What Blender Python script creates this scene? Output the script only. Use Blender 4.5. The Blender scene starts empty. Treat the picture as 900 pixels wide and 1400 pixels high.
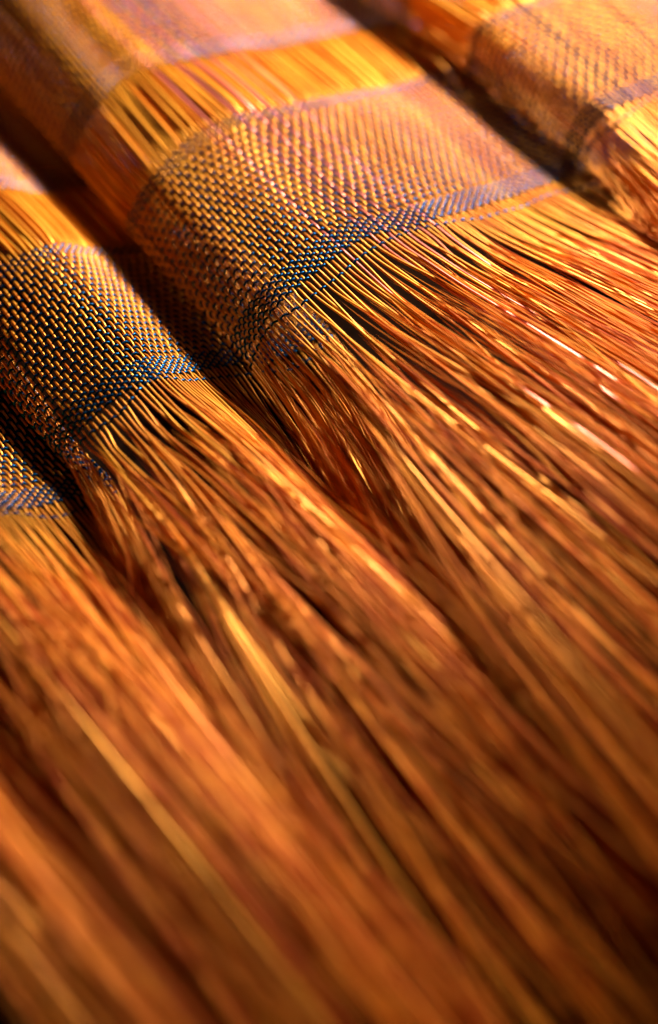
import bpy, math
import numpy as np
from mathutils import Vector

R = math.radians
rng = np.random.default_rng(11)
scene = bpy.context.scene
C = scene.collection

# ------------------------------------------------------------------ camera
PITCH = R(44.0)          # how far the lens looks down
DIST = 45.0              # to the middle of the frame on the tabletop (1 unit is about half a millimetre)
cam_d = bpy.data.cameras.new('camera')
cam = bpy.data.objects.new('camera', cam_d)
C.objects.link(cam)
CAM = np.array([0.0, -DIST * math.cos(PITCH), DIST * math.sin(PITCH)])
cam.location = CAM
cam.rotation_euler = (R(90) - PITCH, 0, 0)
cam_d.sensor_fit = 'VERTICAL'
cam_d.sensor_height = 36.0
cam_d.sensor_width = 36.0
cam_d.lens = 36.0 * DIST / 14.0
cam_d.clip_start = 0.5
cam_d.clip_end = 400
cam_d.dof.use_dof = True
FOCUS_PX, FOCUS_Z, APERTURE = (430, 465), 0.9, 1.65
scene.camera = cam

RIGHT = np.array([1.0, 0, 0])
UP = np.array([0, math.sin(PITCH), math.cos(PITCH)])
FWD = np.array([0, math.cos(PITCH), -math.sin(PITCH)])


def at(px, py, z):
    """point of the place at height z that the photograph shows at (px, py)"""
    d = FWD * DIST + RIGHT * (px - 450) / 100.0 + UP * (700 - py) / 100.0
    return CAM + d * ((z - CAM[2]) / d[2])


fp = at(FOCUS_PX[0], FOCUS_PX[1], FOCUS_Z)
cam_d.dof.focus_distance = float(np.dot(fp - CAM, FWD))
# lens is in mm, the scene in units of 1 m for the camera model
cam_d.dof.aperture_fstop = (cam_d.lens / 1000.0) / APERTURE

# ------------------------------------------------------------------ light
w = bpy.data.worlds.new('World')
scene.world = w
w.use_nodes = True
bg = w.node_tree.nodes['Background']
bg.inputs[0].default_value = (0.34, 0.17, 0.10, 1)
bg.inputs[1].default_value = 0.03


def area(name, loc, target, size, power, col, size_y=None):
    l = bpy.data.lights.new(name, 'AREA')
    l.energy = power
    l.color = col
    l.size = size
    if size_y:
        l.shape = 'RECTANGLE'
        l.size_y = size_y
    o = bpy.data.objects.new(name, l)
    C.objects.link(o)
    o.location = loc
    o.rotation_euler = (Vector(target) - Vector(loc)).to_track_quat('-Z', 'Y').to_euler()
    return o


area('key_lamp', (9.3, 23.0, 13.2), (-0.5, 2.0, 0.5), 2.7, 32500, (1.0, 0.87, 0.66))
area('cool_sheen_fill', (3.5, 22.0, 15.5), (0, 3.0, 0.5), 3.0, 90, (0.80, 0.72, 1.0))  # added fill without a seen source, lends the threads a lavender sheen

scene.view_settings.view_transform = 'Standard'
scene.view_settings.look = 'None'
scene.view_settings.exposure = 0.0
scene.view_settings.gamma = 1.0
scene.render.engine = 'CYCLES'
cy = scene.cycles
cy.max_bounces = 8
cy.diffuse_bounces = 4
cy.glossy_bounces = 5
cy.use_denoising = True
cy.caustics_reflective = True
cy.sample_clamp_indirect = 6.0
scene.render.resolution_x, scene.render.resolution_y = 658, 1024


# ------------------------------------------------------------------ materials
def thread_material(name, base, alt, metallic, rough, noise_scale, spec=0.5, spread=0.75):
    m = bpy.data.materials.new(name)
    m.use_nodes = True
    nt = m.node_tree
    b = nt.nodes['Principled BSDF']
    tc = nt.nodes.new('ShaderNodeTexCoord')
    nz = nt.nodes.new('ShaderNodeTexNoise')
    nz.inputs['Scale'].default_value = noise_scale
    nz.inputs['Detail'].default_value = 3
    nt.links.new(tc.outputs['Object'], nz.inputs['Vector'])
    oi = nt.nodes.new('ShaderNodeAttribute')
    oi.attribute_name = 'dye'
    add = nt.nodes.new('ShaderNodeMath')
    add.operation = 'MULTIPLY_ADD'
    nt.links.new(oi.outputs['Fac'], add.inputs[0])
    add.inputs[1].default_value = spread
    nt.links.new(nz.outputs['Fac'], add.inputs[2])
    mix = nt.nodes.new('ShaderNodeMix')
    mix.data_type = 'RGBA'
    nt.links.new(add.outputs[0], mix.inputs['Factor'])
    mix.inputs['A'].default_value = (*base, 1)
    mix.inputs['B'].default_value = (*alt, 1)
    nt.links.new(mix.outputs['Result'], b.inputs['Base Color'])
    b.inputs['Metallic'].default_value = metallic
    b.inputs['Roughness'].default_value = rough
    b.inputs['Specular IOR Level'].default_value = spec
    return m


M_WARP = thread_material('copper_silk', (0.48, 0.098, 0.004), (0.88, 0.385, 0.034), 0.34, 0.33, 1.6, spec=0.14)
M_PINK_GLINT = thread_material('copper_silk_pink_glint', (0.54, 0.12, 0.025), (0.84, 0.24, 0.24), 0.40, 0.30, 1.6, spec=0.3)  # same copper thread, pink highlight glints put into its base colour
M_FIBRE = thread_material('copper_fibre', (0.46, 0.060, 0.003), (0.88, 0.325, 0.020), 0.28, 0.41, 1.6, spec=0.14)
M_WEFT = thread_material('navy_polyester', (0.002, 0.038, 0.125), (0.003, 0.090, 0.27), 0.6, 0.27, 3.0, spec=0.1)
M_WEFT.node_tree.nodes['Principled BSDF'].inputs['Specular Tint'].default_value = (0.12, 0.34, 1.0, 1)


def table_material():
    m = bpy.data.materials.new('dark_wood')
    m.use_nodes = True
    nt = m.node_tree
    b = nt.nodes['Principled BSDF']
    tc = nt.nodes.new('ShaderNodeTexCoord')
    mp = nt.nodes.new('ShaderNodeMapping')
    mp.inputs['Scale'].default_value = (0.25, 3.0, 1)
    nz = nt.nodes.new('ShaderNodeTexNoise')
    nz.inputs['Scale'].default_value = 1.4
    nz.inputs['Detail'].default_value = 6
    nt.links.new(tc.outputs['Object'], mp.inputs['Vector'])
    nt.links.new(mp.outputs['Vector'], nz.inputs['Vector'])
    cr = nt.nodes.new('ShaderNodeValToRGB')
    cr.color_ramp.elements[0].color = (0.006, 0.002, 0.001, 1)
    cr.color_ramp.elements[1].color = (0.022, 0.008, 0.003, 1)
    nt.links.new(nz.outputs['Fac'], cr.inputs['Fac'])
    nt.links.new(cr.outputs['Color'], b.inputs['Base Color'])
    b.inputs['Roughness'].default_value = 0.95
    b.inputs['Specular IOR Level'].default_value = 0.03
    return m


# ------------------------------------------------------------------ the pleated sheet: control points
# each row: where the hem passes (px, py, height), where the woven band starts, where the fringe is 1/3 and fully out
PLEATS = []


def row(h, b, f1, f2):
    f1, f2 = at(f1[0], f1[1], f1[2] * .84), at(f2[0], f2[1], f2[2] * .6)
    PLEATS.append((at(*h), at(*b), f1, f1 + 1.35 * (f2 - f1)))


def ridge_off(dx, dy):
    row((-175 + dx, 775 + dy, .20), (-330 + dx, 595 + dy, .20), (40 + dx, 1090 + dy, .35), (560 + dx, 1730 + dy, .50))
    row((-150 + dx, 725 + dy, .55), (-305 + dx, 545 + dy, .55), (85 + dx, 1045 + dy, .65), (620 + dx, 1690 + dy, .70))
    row((-105 + dx, 700 + dy, .74), (-260 + dx, 515 + dy, .74), (145 + dx, 1010 + dy, .85), (690 + dx, 1660 + dy, .75))
    row((-55 + dx, 694 + dy, .66), (-210 + dx, 512 + dy, .66), (215 + dx, 1000 + dy, .80), (770 + dx, 1650 + dy, .65))
    row((5 + dx, 699 + dy, .36), (-150 + dx, 519 + dy, .36), (270 + dx, 1015 + dy, .55), (830 + dx, 1650 + dy, .45))
    row((75 + dx, 690 + dy, .08), (-80 + dx, 515 + dy, .08), (310 + dx, 1010 + dy, .30), (870 + dx, 1640 + dy, .30))
    row((150 + dx, 660 + dy, .03), (-10 + dx, 480 + dy, .03), (340 + dx, 975 + dy, .20), (900 + dx, 1600 + dy, .20))


ridge_off(-500, 250)
ridge_off(-250, 125)
ridge_off(0, 0)
# second ridge from the left
row((122, 643, .08), (-38, 463, .08), (300, 960, .12), (760, 1530, .12))
row((85, 622, .15), (-75, 442, .15), (265, 945, .15), (640, 1440, .10))
row((100, 596, .44), (-58, 413, .44), (300, 890, .45), (700, 1390, .35))
row((136, 560, .70), (-17, 376, .70), (400, 835, .72), (860, 1340, .50))
row((215, 515, .82), (68, 342, .82), (520, 795, .85), (1010, 1270, .50))
row((272, 507, .33), (125, 345, .33), (545, 800, .40), (1000, 1300, .25))
row((332, 500, .02), (180, 340, .0), (560, 830, .04), (1080, 1280, .10))
row((415, 478, .02), (255, 322, .02), (640, 790, .04), (1130, 1270, .05))
row((450, 455, .04), (290, 298, .04), (670, 770, .05), (1150, 1240, .05))
row((400, 480, .10), (240, 315, .10), (600, 810, .10), (1080, 1290, .08))
# the big ridge in the middle
row((340, 496, .16), (179, 314, .16), (590, 885, .20), (1040, 1420, .15))
row((346, 466, .56), (183, 283, .56), (618, 850, .75), (1060, 1390, .80))
row((374, 424, 1.10), (212, 238, 1.10), (690, 780, 1.20), (1140, 1300, 1.15))
row((432, 375, 1.33), (262, 190, 1.33), (800, 685, 1.45), (1300, 1150, .95))
row((498, 326, 1.44), (320, 163, 1.44), (880, 610, 1.60), (1400, 1050, 1.0))
row((562, 311, 1.38), (385, 150, 1.38), (960, 570, 1.50), (1490, 980, .95))
row((640, 286, 1.08), (470, 134, 1.08), (1040, 520, 1.15), (1570, 910, .75))
row((722, 257, .76), (560, 112, .76), (1110, 470, .75), (1640, 850, .45))
row((785, 238, .52), (625, 97, .52), (1140, 480, .45), (1660, 840, .25))
row((865, 212, .36), (700, 73, .36), (1170, 470, .20), (1680, 820, .15))
row((900, 195, .36), (738, 57, .36), (1200, 450, .25), (1700, 790, .15))
row((860, 205, .44), (700, 70, .44), (1150, 500, .30), (1640, 850, .15))
# right hand ridge
row((798, 216, .56), (640, 100, .56), (1060, 570, .40), (1560, 1000, .20))
row((799, 190, .90), (638, 73, .90), (1070, 530, .75), (1570, 960, .45))
row((826, 157, 1.40), (654, 38, 1.40), (1110, 460, 1.25), (1620, 880, .8))
row((895, 122, 1.56), (742, 2, 1.56), (1180, 400, 1.45), (1700, 800, .9))
row((990, 84, 1.50), (840, -40, 1.50), (1280, 350, 1.35), (1800, 730, .8))
row((1130, 40, 1.05), (980, -85, 1.05), (1420, 290, .9), (1940, 650, .5))
row((1270, 0, .50), (1120, -130, .50), (1560, 230, .4), (2080, 600, .3))

P = np.array(PLEATS)                      # (rows, 4, 3)


def catmull(P, n=40):
    k = len(P)
    ext = np.concatenate([2 * P[:1] - P[1:2], P, 2 * P[-1:] - P[-2:-1]])
    out = []
    for s in range(k - 1):
        p0, p1, p2, p3 = ext[s], ext[s + 1], ext[s + 2], ext[s + 3]
        t = (np.arange(n) / n).reshape(-1, *([1] * (P.ndim - 1)))
        out.append(0.5 * (2 * p1 + (p2 - p0) * t + (2 * p0 - 5 * p1 + 4 * p2 - p3) * t ** 2
                          + (3 * p1 - p0 - 3 * p2 + p3) * t ** 3))
    out.append(P[-1:])
    return np.concatenate(out), np.concatenate([np.arange((k - 1) * n) / n, [k - 1]])


dense, tpar = catmull(P)
seg = np.linalg.norm(np.diff(dense[:, 0], axis=0), axis=1)
arc = np.concatenate([[0], np.cumsum(seg)])
PITCHW = 0.084
NW = int(arc[-1] / PITCHW)


def sample_u(a):
    """control curves at arc length a (any shape) -> (..., 4, 3)"""
    a = np.clip(a, 0, arc[-1])
    out = np.empty(a.shape + (4, 3))
    for i in range(4):
        for j in range(3):
            out[..., i, j] = np.interp(a, arc, dense[:, i, j])
    return out


def smooth_noise(x, y, seed, px=1.0):
    """cheap value noise, -1..1"""
    r = np.random.default_rng(seed)
    tab = r.uniform(-1, 1, (64, 512))
    xi, yi = np.floor(x).astype(int), np.floor(y).astype(int)
    fx, fy = x - xi, y - yi
    fx, fy = fx * fx * (3 - 2 * fx), fy * fy * (3 - 2 * fy)
    g = lambda a, b: tab[b % 64, a % 512]
    return ((g(xi, yi) * (1 - fx) + g(xi + 1, yi) * fx) * (1 - fy)
            + (g(xi, yi + 1) * (1 - fx) + g(xi + 1, yi + 1) * fx) * fy)


def droop(y):
    """added rounding of cloth and tabletop towards the lens"""
    return 0.009 * np.clip(-1.0 - y, 0, 14) ** 2  # shaped so the near fringe tilts away from the key and darkens


def sheet(a, v):
    """the pleated surface. a: arc length across, v: -3.3 .. 0 cloth, 0 .. 2 fringe"""
    a, v = np.broadcast_arrays(a, v)
    S = sample_u(a)
    H, B, F1, F2 = S[..., 0, :], S[..., 1, :], S[..., 2, :], S[..., 3, :]
    vv = v[..., None]
    back = H + (H - B) * vv
    # fringe: two Hermite spans
    l0 = np.linalg.norm(H - B, axis=-1, keepdims=True)
    l1 = np.linalg.norm(F1 - H, axis=-1, keepdims=True)
    l2 = np.linalg.norm(F2 - F1, axis=-1, keepdims=True)
    t0 = (H - B) / l0 * 0.5 + (F1 - H) / l1 * 0.5
    t1 = ((F1 - H) / l1 * l2 + (F2 - F1) / l2 * l1) / (l1 + l2)
    t2 = (F2 - F1) / l2

    def herm(p, q, tp, tq, L, s):
        return ((2 * s ** 3 - 3 * s ** 2 + 1) * p + (s ** 3 - 2 * s ** 2 + s) * L * tp
                + (-2 * s ** 3 + 3 * s ** 2) * q + (s ** 3 - s ** 2) * L * tq)
    s1 = np.clip(vv, 0, 1)
    s2 = np.clip(vv - 1, 0, 1)
    fr = np.where(vv <= 1, herm(H, F1, t0, t1, l1, s1), herm(F1, F2, t1, t2, l2, s2))
    pos = np.where(vv <= 0, back, fr)
    # the pleats are never quite straight: they wander and dent a little
    bend = 0.10 * smooth_noise(a / 5.0 + 3.3, v * 1.1 + 40, 71) * (1 - np.exp(-(v / 0.25) ** 2))
    pos[..., 0] += 0.835 * bend
    pos[..., 1] += 0.55 * bend
    wv = 0.2 + 0.8 * (1 - np.clip(v / 0.25, 0, 1))
    pos[..., 2] += wv * (0.055 * smooth_noise(a / 0.9, v * 1.9 + 40, 72) + 0.014 * smooth_noise(a / 0.4, v * 3.1 + 40, 73))
    pos[..., 2] -= droop(pos[..., 1])
    return pos


def sheet_n(a, v):
    e = 0.03
    p = sheet(a, v)
    da = sheet(a + e, v) - sheet(a - e, v)
    dv = sheet(a, v + 0.01) - sheet(a, v - 0.01)
    n = np.cross(da, -dv)
    n = -n
    n /= np.linalg.norm(n, axis=-1, keepdims=True) + 1e-12
    return p, n


# which way is up: make the normal of a ridge top point upward
_p, _n = sheet_n(np.array([arc[np.argmin(np.abs(tpar - 20))]]), np.array([-0.3]))
NSIGN = 1.0 if _n[0, 2] > 0 else -1.0

# ------------------------------------------------------------------ tubes
def tube_arrays(c, rad, sides, ref=None):
    """c (R,3) centre line -> verts, quads"""
    n = len(c)
    t = np.gradient(c, axis=0)
    t /= np.linalg.norm(t, axis=1, keepdims=True) + 1e-12
    if ref is None:
        ref = np.tile(np.array([0, 0, 1.0]), (n, 1))
    b = np.cross(t, ref)
    b /= np.linalg.norm(b, axis=1, keepdims=True) + 1e-12
    nn = np.cross(b, t)
    ang = np.arange(sides) / sides * 2 * np.pi
    rad = np.broadcast_to(rad, (n,))
    v = (c[:, None] + rad[:, None, None] * (np.cos(ang)[None, :, None] * b[:, None] + np.sin(ang)[None, :, None] * nn[:, None]))
    i = np.arange(n - 1)[:, None] * sides
    k = np.arange(sides)[None]
    k2 = (k + 1) % sides
    q = np.stack([i + k, i + k2, i + sides + k2, i + sides + k], -1).reshape(-1, 4)
    return v.reshape(-1, 3), q


def mesh_from(name, v, q, mat, dye=None):
    me = bpy.data.meshes.new(name)
    me.vertices.add(len(v))
    me.vertices.foreach_set('co', np.ascontiguousarray(v, dtype=np.float32).ravel())
    me.loops.add(q.size)
    me.loops.foreach_set('vertex_index', np.ascontiguousarray(q, dtype=np.int32).ravel())
    me.polygons.add(len(q))
    me.polygons.foreach_set('loop_start', np.arange(len(q), dtype=np.int32) * q.shape[1])
    me.polygons.foreach_set('use_smooth', np.ones(len(q), dtype=bool))
    me.materials.append(mat)
    if dye is not None:                      # how this thread took the dye, -0.5 .. 0.5
        at_ = me.attributes.new('dye', 'FLOAT', 'POINT')
        at_.data.foreach_set('value', np.broadcast_to(np.asarray(dye, dtype=np.float32), (len(v),)).copy())
    me.update(calc_edges=True)
    return me


def link(name, me, parent=None):
    o = bpy.data.objects.new(name, me)
    C.objects.link(o)
    if parent:
        o.parent = parent
    return o


class Mass:
    def __init__(self):
        self.v, self.q, self.d, self.n = [], [], [], 0

    def add(self, v, q, dye=0.0):
        self.d.append(np.full(len(v), dye))
        self.v.append(v)
        self.q.append(q + self.n)
        self.n += len(v)

    def build(self, name, mat, parent):
        o = link(name, mesh_from(name, np.concatenate(self.v), np.concatenate(self.q), mat, np.concatenate(self.d)), parent)
        o['kind'] = 'stuff'
        return o


# ------------------------------------------------------------------ tabletop
bx = 60.0
ty = np.concatenate([np.linspace(-22, -1, 43), [20, bx]])
tv = np.array([(x, y, -0.12 - float(droop(np.array(y)))) for y in ty for x in (-bx, bx)])
tq = np.array([(2 * k, 2 * k + 1, 2 * k + 3, 2 * k + 2) for k in range(len(ty) - 1)])
tab = link('tabletop', mesh_from('tabletop', tv, tq, table_material()))
tab['kind'] = 'structure'
tab['label'] = 'dark brown surface under the pleated cloth and its fringe'

# ------------------------------------------------------------------ the cloth
cloth = bpy.data.objects.new('fringed_cloth', None)
C.objects.link(cloth)
cloth['label'] = 'pleated copper orange cloth woven with navy blue bands ending in a long loose fringe'
cloth['category'] = 'cloth'

# weft positions along v
def band(v0, v1, pitch, dense_pitch, n0, n1):
    """tight rows at both ends, even rows between"""
    a = [v0 + dense_pitch * k for k in range(n0)]
    z = [v1 - dense_pitch * k for k in range(n1)][::-1]
    lo, hi = a[-1], z[0]
    n = max(1, int(round((hi - lo) / pitch)))
    return a + [lo + (hi - lo) * k / n for k in range(1, n)] + z


WEFT = band(-3.05, -1.52, 0.045, 0.023, 3, 6) + band(-1.0, 0.0, 0.043, 0.020, 4, 7)
WEFT = np.array(WEFT)
NWEFT = len(WEFT)
gi0 = np.searchsorted(WEFT, -1.2)            # first weft of the lower band

# arc position where the woven part matters (from the third ridge on)
A_START = arc[14 * 40 - 20]
warp_a = (np.arange(NW) + 0.5) * PITCHW


def frame_hit(p):
    d = p - CAM
    z = d @ FWD
    x = d @ RIGHT / z * DIST * 100 + 450
    y = 700 - d @ UP / z * DIST * 100
    return x, y


AMP_W, AMP_F = 0.014, 0.0225
R_WARP, R_WEFT = 0.0212, 0.0175


def weave_profile(i, v):
    """height of warp i above the sheet along v (in the bands)"""
    off = np.zeros_like(v)
    for j, vj in enumerate(WEFT):
        if (i + j) % 2 == 0:
            continue
        pl = WEFT[j] - WEFT[j - 1] if j > 0 else 0.03
        pr = WEFT[j + 1] - WEFT[j] if j < NWEFT - 1 else 0.03
        wd = 0.34 * min(pl, pr, 0.045)
        off -= np.exp(-((v - vj) / wd) ** 2)
    return off


# sample stations for the cloth part: four per weft in the bands, few elsewhere
st = []
for j in range(NWEFT):
    nxt = WEFT[j + 1] if j < NWEFT - 1 else None
    if nxt is not None and nxt - WEFT[j] < 0.1:
        st += list(WEFT[j] + (nxt - WEFT[j]) * np.arange(4) / 4)
    else:
        st += [WEFT[j], WEFT[j] + 0.006, WEFT[j] + 0.014]
        if nxt is not None:
            st += list(np.linspace(WEFT[j] + 0.03, nxt - 0.02, 8))
st = np.unique(np.round(np.array(st), 5))
st_in = st[st < 0.012]

NF = 96
fr_s = np.concatenate([np.linspace(0.02, 0.25, 16, endpoint=False), np.linspace(0.25, 2.0, NF - 16)])


BUNDLE = 0.215
BJIT = np.random.default_rng(77).uniform(-1, 1, 5000)


def step(x, a, b):
    t = np.clip((x - a) / (b - a), 0, 1)
    return t * t * (3 - 2 * t)


def strand(a0, s, seed_r, clump, wild, lift):
    """loose strand leaving the hem at arc a0, sampled at s"""
    g = np.clip(s / 0.45, 0, 1)
    g = g * g * (3 - 2 * g)
    grow = g * (0.35 + 0.65 * np.clip(s / 1.2, 0, 1))
    ph = seed_r.uniform(0, 60)
    k1 = int(math.floor(a0 / BUNDLE + 0.6 * BJIT[int(a0 / 0.31) % 4096]))
    k2 = int(math.floor(a0 / (3.4 * BUNDLE) + 0.5 * BJIT[int(a0 / 0.9) % 4096 + 100]))
    c1 = (k1 + 0.5) * BUNDLE
    c2 = (k2 + 0.5) * 3.4 * BUNDLE
    j1, j2 = BJIT[(k1 * 7) % 4096], BJIT[(k2 * 13 + 900) % 4096]
    q1 = step(s, 0.01 + 0.03 * (1 + j1), 0.20 + 0.10 * j2) * (0.46 + 0.2 * j2)
    q2 = step(s, 0.20 + 0.1 * j2, 1.2) * 0.12
    da = (c1 - a0) * q1 + (c2 - c1) * q2
    da = da + 0.11 * j1 * step(s, 0.05, 0.8) + 0.10 * BJIT[(k1 * 7 + 3) % 4096] * s
    da = da + 0.14 * smooth_noise(a0 / 1.9 + 0 * s, s * 0.6 + 5, 3) * grow
    da = da + wild * (0.14 * smooth_noise(s * 1.0 + ph, 0 * s + ph, 4) + 0.010 * smooth_noise(s * 4.0 + ph, 0 * s + ph + 7, 5)) * grow
    da = da + wild * float(seed_r.normal(0, .20)) * np.clip(s - 0.03, 0, 2)
    p, n = sheet_n(a0 + da, s)
    n = n * NSIGN
    zl = grow * (0.08 + 0.08 * BJIT[(k1 * 7 + 5) % 4096] + 0.05 * j2) + lift * grow * 0.10
    zl = zl + 0.05 * wild * g * smooth_noise(s * 1.5 + ph, 0 * s + ph, 7)
    zl = zl + 0.003 * g * np.sin(s * (34 + 9 * math.sin(ph)) + ph + 2 * np.sin(s * 5 + ph))
    # the mass of the fringe bulges softly
    up = np.array([0, 0, 1.0])
    p = p + n * (zl * 0.4)[..., None] + up * (zl * 0.6)[..., None]
    p[..., 2] = np.maximum(p[..., 2], -0.08 - droop(p[..., 1]))
    return p


dyes = np.clip(np.random.default_rng(5).normal(0, .22, NW), -.42, .42)
warps = []          # (visible size, i, verts, quads)
for i in range(NW):
    a0 = warp_a[i]
    r_i = np.random.default_rng(1000 + i)
    inband = a0 > A_START
    if inband:
        v = st_in
    else:
        v = np.linspace(-0.25, 0.0, 6)
    # free warp between the bands bunches a little
    win = np.clip((v + 1.50) / 0.10, 0, 1) * np.clip((-1.02 - v) / 0.10, 0, 1)
    da = win * (0.020 * smooth_noise(a0 / 0.21 + 0 * v, v * 1.5 + 20, 31) + r_i.normal(0, .012)) + r_i.normal(0, .006)
    p, n = sheet_n(a0 + da, v)
    n = n * NSIGN
    off = AMP_W * 0.7 + (AMP_W * 2.2) * (weave_profile(i, v) if inband else 0 * v)
    off = off + win * (r_i.uniform(-.03, .03))
    p = p + n * off[:, None]
    f = strand(a0, fr_s, r_i, 1.0, float(r_i.choice([0.25, 0.6, 1.1], p=[.5, .35, .15])), float(r_i.uniform(0.1, 1.0)))
    c = np.concatenate([p, f])
    ref = np.concatenate([n, np.tile([0, 0, 1.0], (len(f), 1))])
    rad = np.concatenate([R_WARP * (1 + 0.80 * win + (-0.26 + 0.46 * np.clip(-v / 1.0, 0, 1)) * (1 - win)), R_WARP * (0.76 + 0.2 * np.clip(fr_s / 0.2, 0, 1))]) * r_i.uniform(.88, 1.08)
    rad = rad * (1 + 0.10 * smooth_noise(np.arange(len(rad)) / 9.0 + i * 1.7, 0 * rad + i, 61))
    vv, qq = tube_arrays(c, rad, 6, ref)
    x, y = frame_hit(c)
    ok = (x > 0) & (x < 900) & (y > 0) & (y < 1400)
    warps.append((int(ok.sum()), i, vv, qq))

# the 300 that show most are threads of their own, the rest one mass
order = sorted(range(len(warps)), key=lambda k: -warps[k][0])
own = set(order[:300])
ir = [k for k, p in enumerate(PLEATS) if np.allclose(p[0], at(498, 326, 1.44))][0]
PINK0, PINK1 = arc[(ir - 1) * 40 + 20], arc[(ir + 1) * 40 + 20]  # stretch of the big ridge whose warps carry the painted pink glint
rest = Mass()
for k, (cnt, i, vv, qq) in enumerate(warps):
    if k in own:
        pink = PINK0 < warp_a[i] < PINK1 and i % 3 == 0 and dyes[i] < 0.15
        link('warp_thread', mesh_from('warp_thread', vv, qq, M_PINK_GLINT if pink else M_WARP, dyes[i]), cloth)
    elif cnt > 0:
        rest.add(vv, qq, dyes[i])
if rest.n:
    rest.build('warp_thread_mass', M_WARP, cloth)
print('warps', NW, 'wefts', NWEFT, 'stations', len(st_in))

# wefts
first = int(np.searchsorted(warp_a, A_START)) + 1
wi = np.arange(first, NW)


def weft_thread(vj, j, lo, hi, wobble=0.0, drift=None, seed=0):
    ii = np.arange(lo, hi)
    a = warp_a[ii]
    aa = np.empty(2 * len(a) - 1)
    aa[0::2] = a
    aa[1::2] = (a[1:] + a[:-1]) / 2
    sg = np.where((ii + j) % 2 == 1, 1.0, -1.0)
    off = np.zeros(len(aa))
    off[0::2] = sg * 1.0
    off[1::2] = 0.15 * 0
    v = np.full(len(aa), vj) + wobble * smooth_noise(aa / 0.7, 0 * aa + j * 3.7, 51)
    if drift is not None:
        v = v + drift(aa)
    p, n = sheet_n(aa, v)
    n = n * NSIGN
    p = p + n * (off * AMP_F)[:, None] + n * 0.004
    return tube_arrays(p, R_WEFT, 5, n)


for j, vj in enumerate(WEFT):
    vv, qq = weft_thread(vj, j, first, NW, 0.0045)
    link('weft_thread', mesh_from('weft_thread', vv, qq, M_WEFT), cloth)
# the last pick has slipped off the edge of the weave
vv, qq = weft_thread(0.040, NWEFT, first, NW, 0.03)
link('weft_thread', mesh_from('weft_thread', vv, qq, M_WEFT), cloth)

# fine loose fibres
fib = []
fs = np.concatenate([np.linspace(0.0, 0.3, 10, endpoint=False), np.linspace(0.3, 2.0, 22)])
NFIB = 4200
for k in range(NFIB):
    r_k = np.random.default_rng(50000 + k)
    a0 = float(warp_a[r_k.integers(0, NW)])
    s0 = r_k.uniform(0.08, 0.6)
    s = s0 + fs * (1.98 - s0) / 2.0 * r_k.uniform(.8, 1.0)
    a0 += r_k.normal(0, .012)
    stray = k % 12 == 0
    p = strand(a0, s, r_k, 1.0, float(r_k.uniform(0.5, 1.6)) * (2.0 if stray else 1), float(r_k.uniform(0.0, 1.5)) + (2.5 if stray else 0))
    x, y = frame_hit(p)
    cnt = int(((x > 0) & (x < 900) & (y > 0) & (y < 1400)).sum())
    if cnt == 0:
        continue
    taper = np.clip(np.arange(len(s)) / 5.0, 0.03, 1)
    vv, qq = tube_arrays(p, taper * R_WARP * 1.1 * (0.33 if stray else r_k.choice([r_k.uniform(.28, .55), r_k.uniform(.28, .55), r_k.uniform(.6, .95)])), 4)
    fib.append((cnt + (100 if stray else 0), vv, qq, float(np.clip(r_k.normal(0, .3), -.5, .5))))
fib.sort(key=lambda t: -t[0])
for cnt, vv, qq, dy in fib[:300]:
    link('fringe_fibre', mesh_from('fringe_fibre', vv, qq, M_FIBRE, dy), cloth)
m = Mass()
for cnt, vv, qq, dy in fib[300:]:
    m.add(vv, qq, dy)
m.build('fringe_fibre_mass', M_FIBRE, cloth)
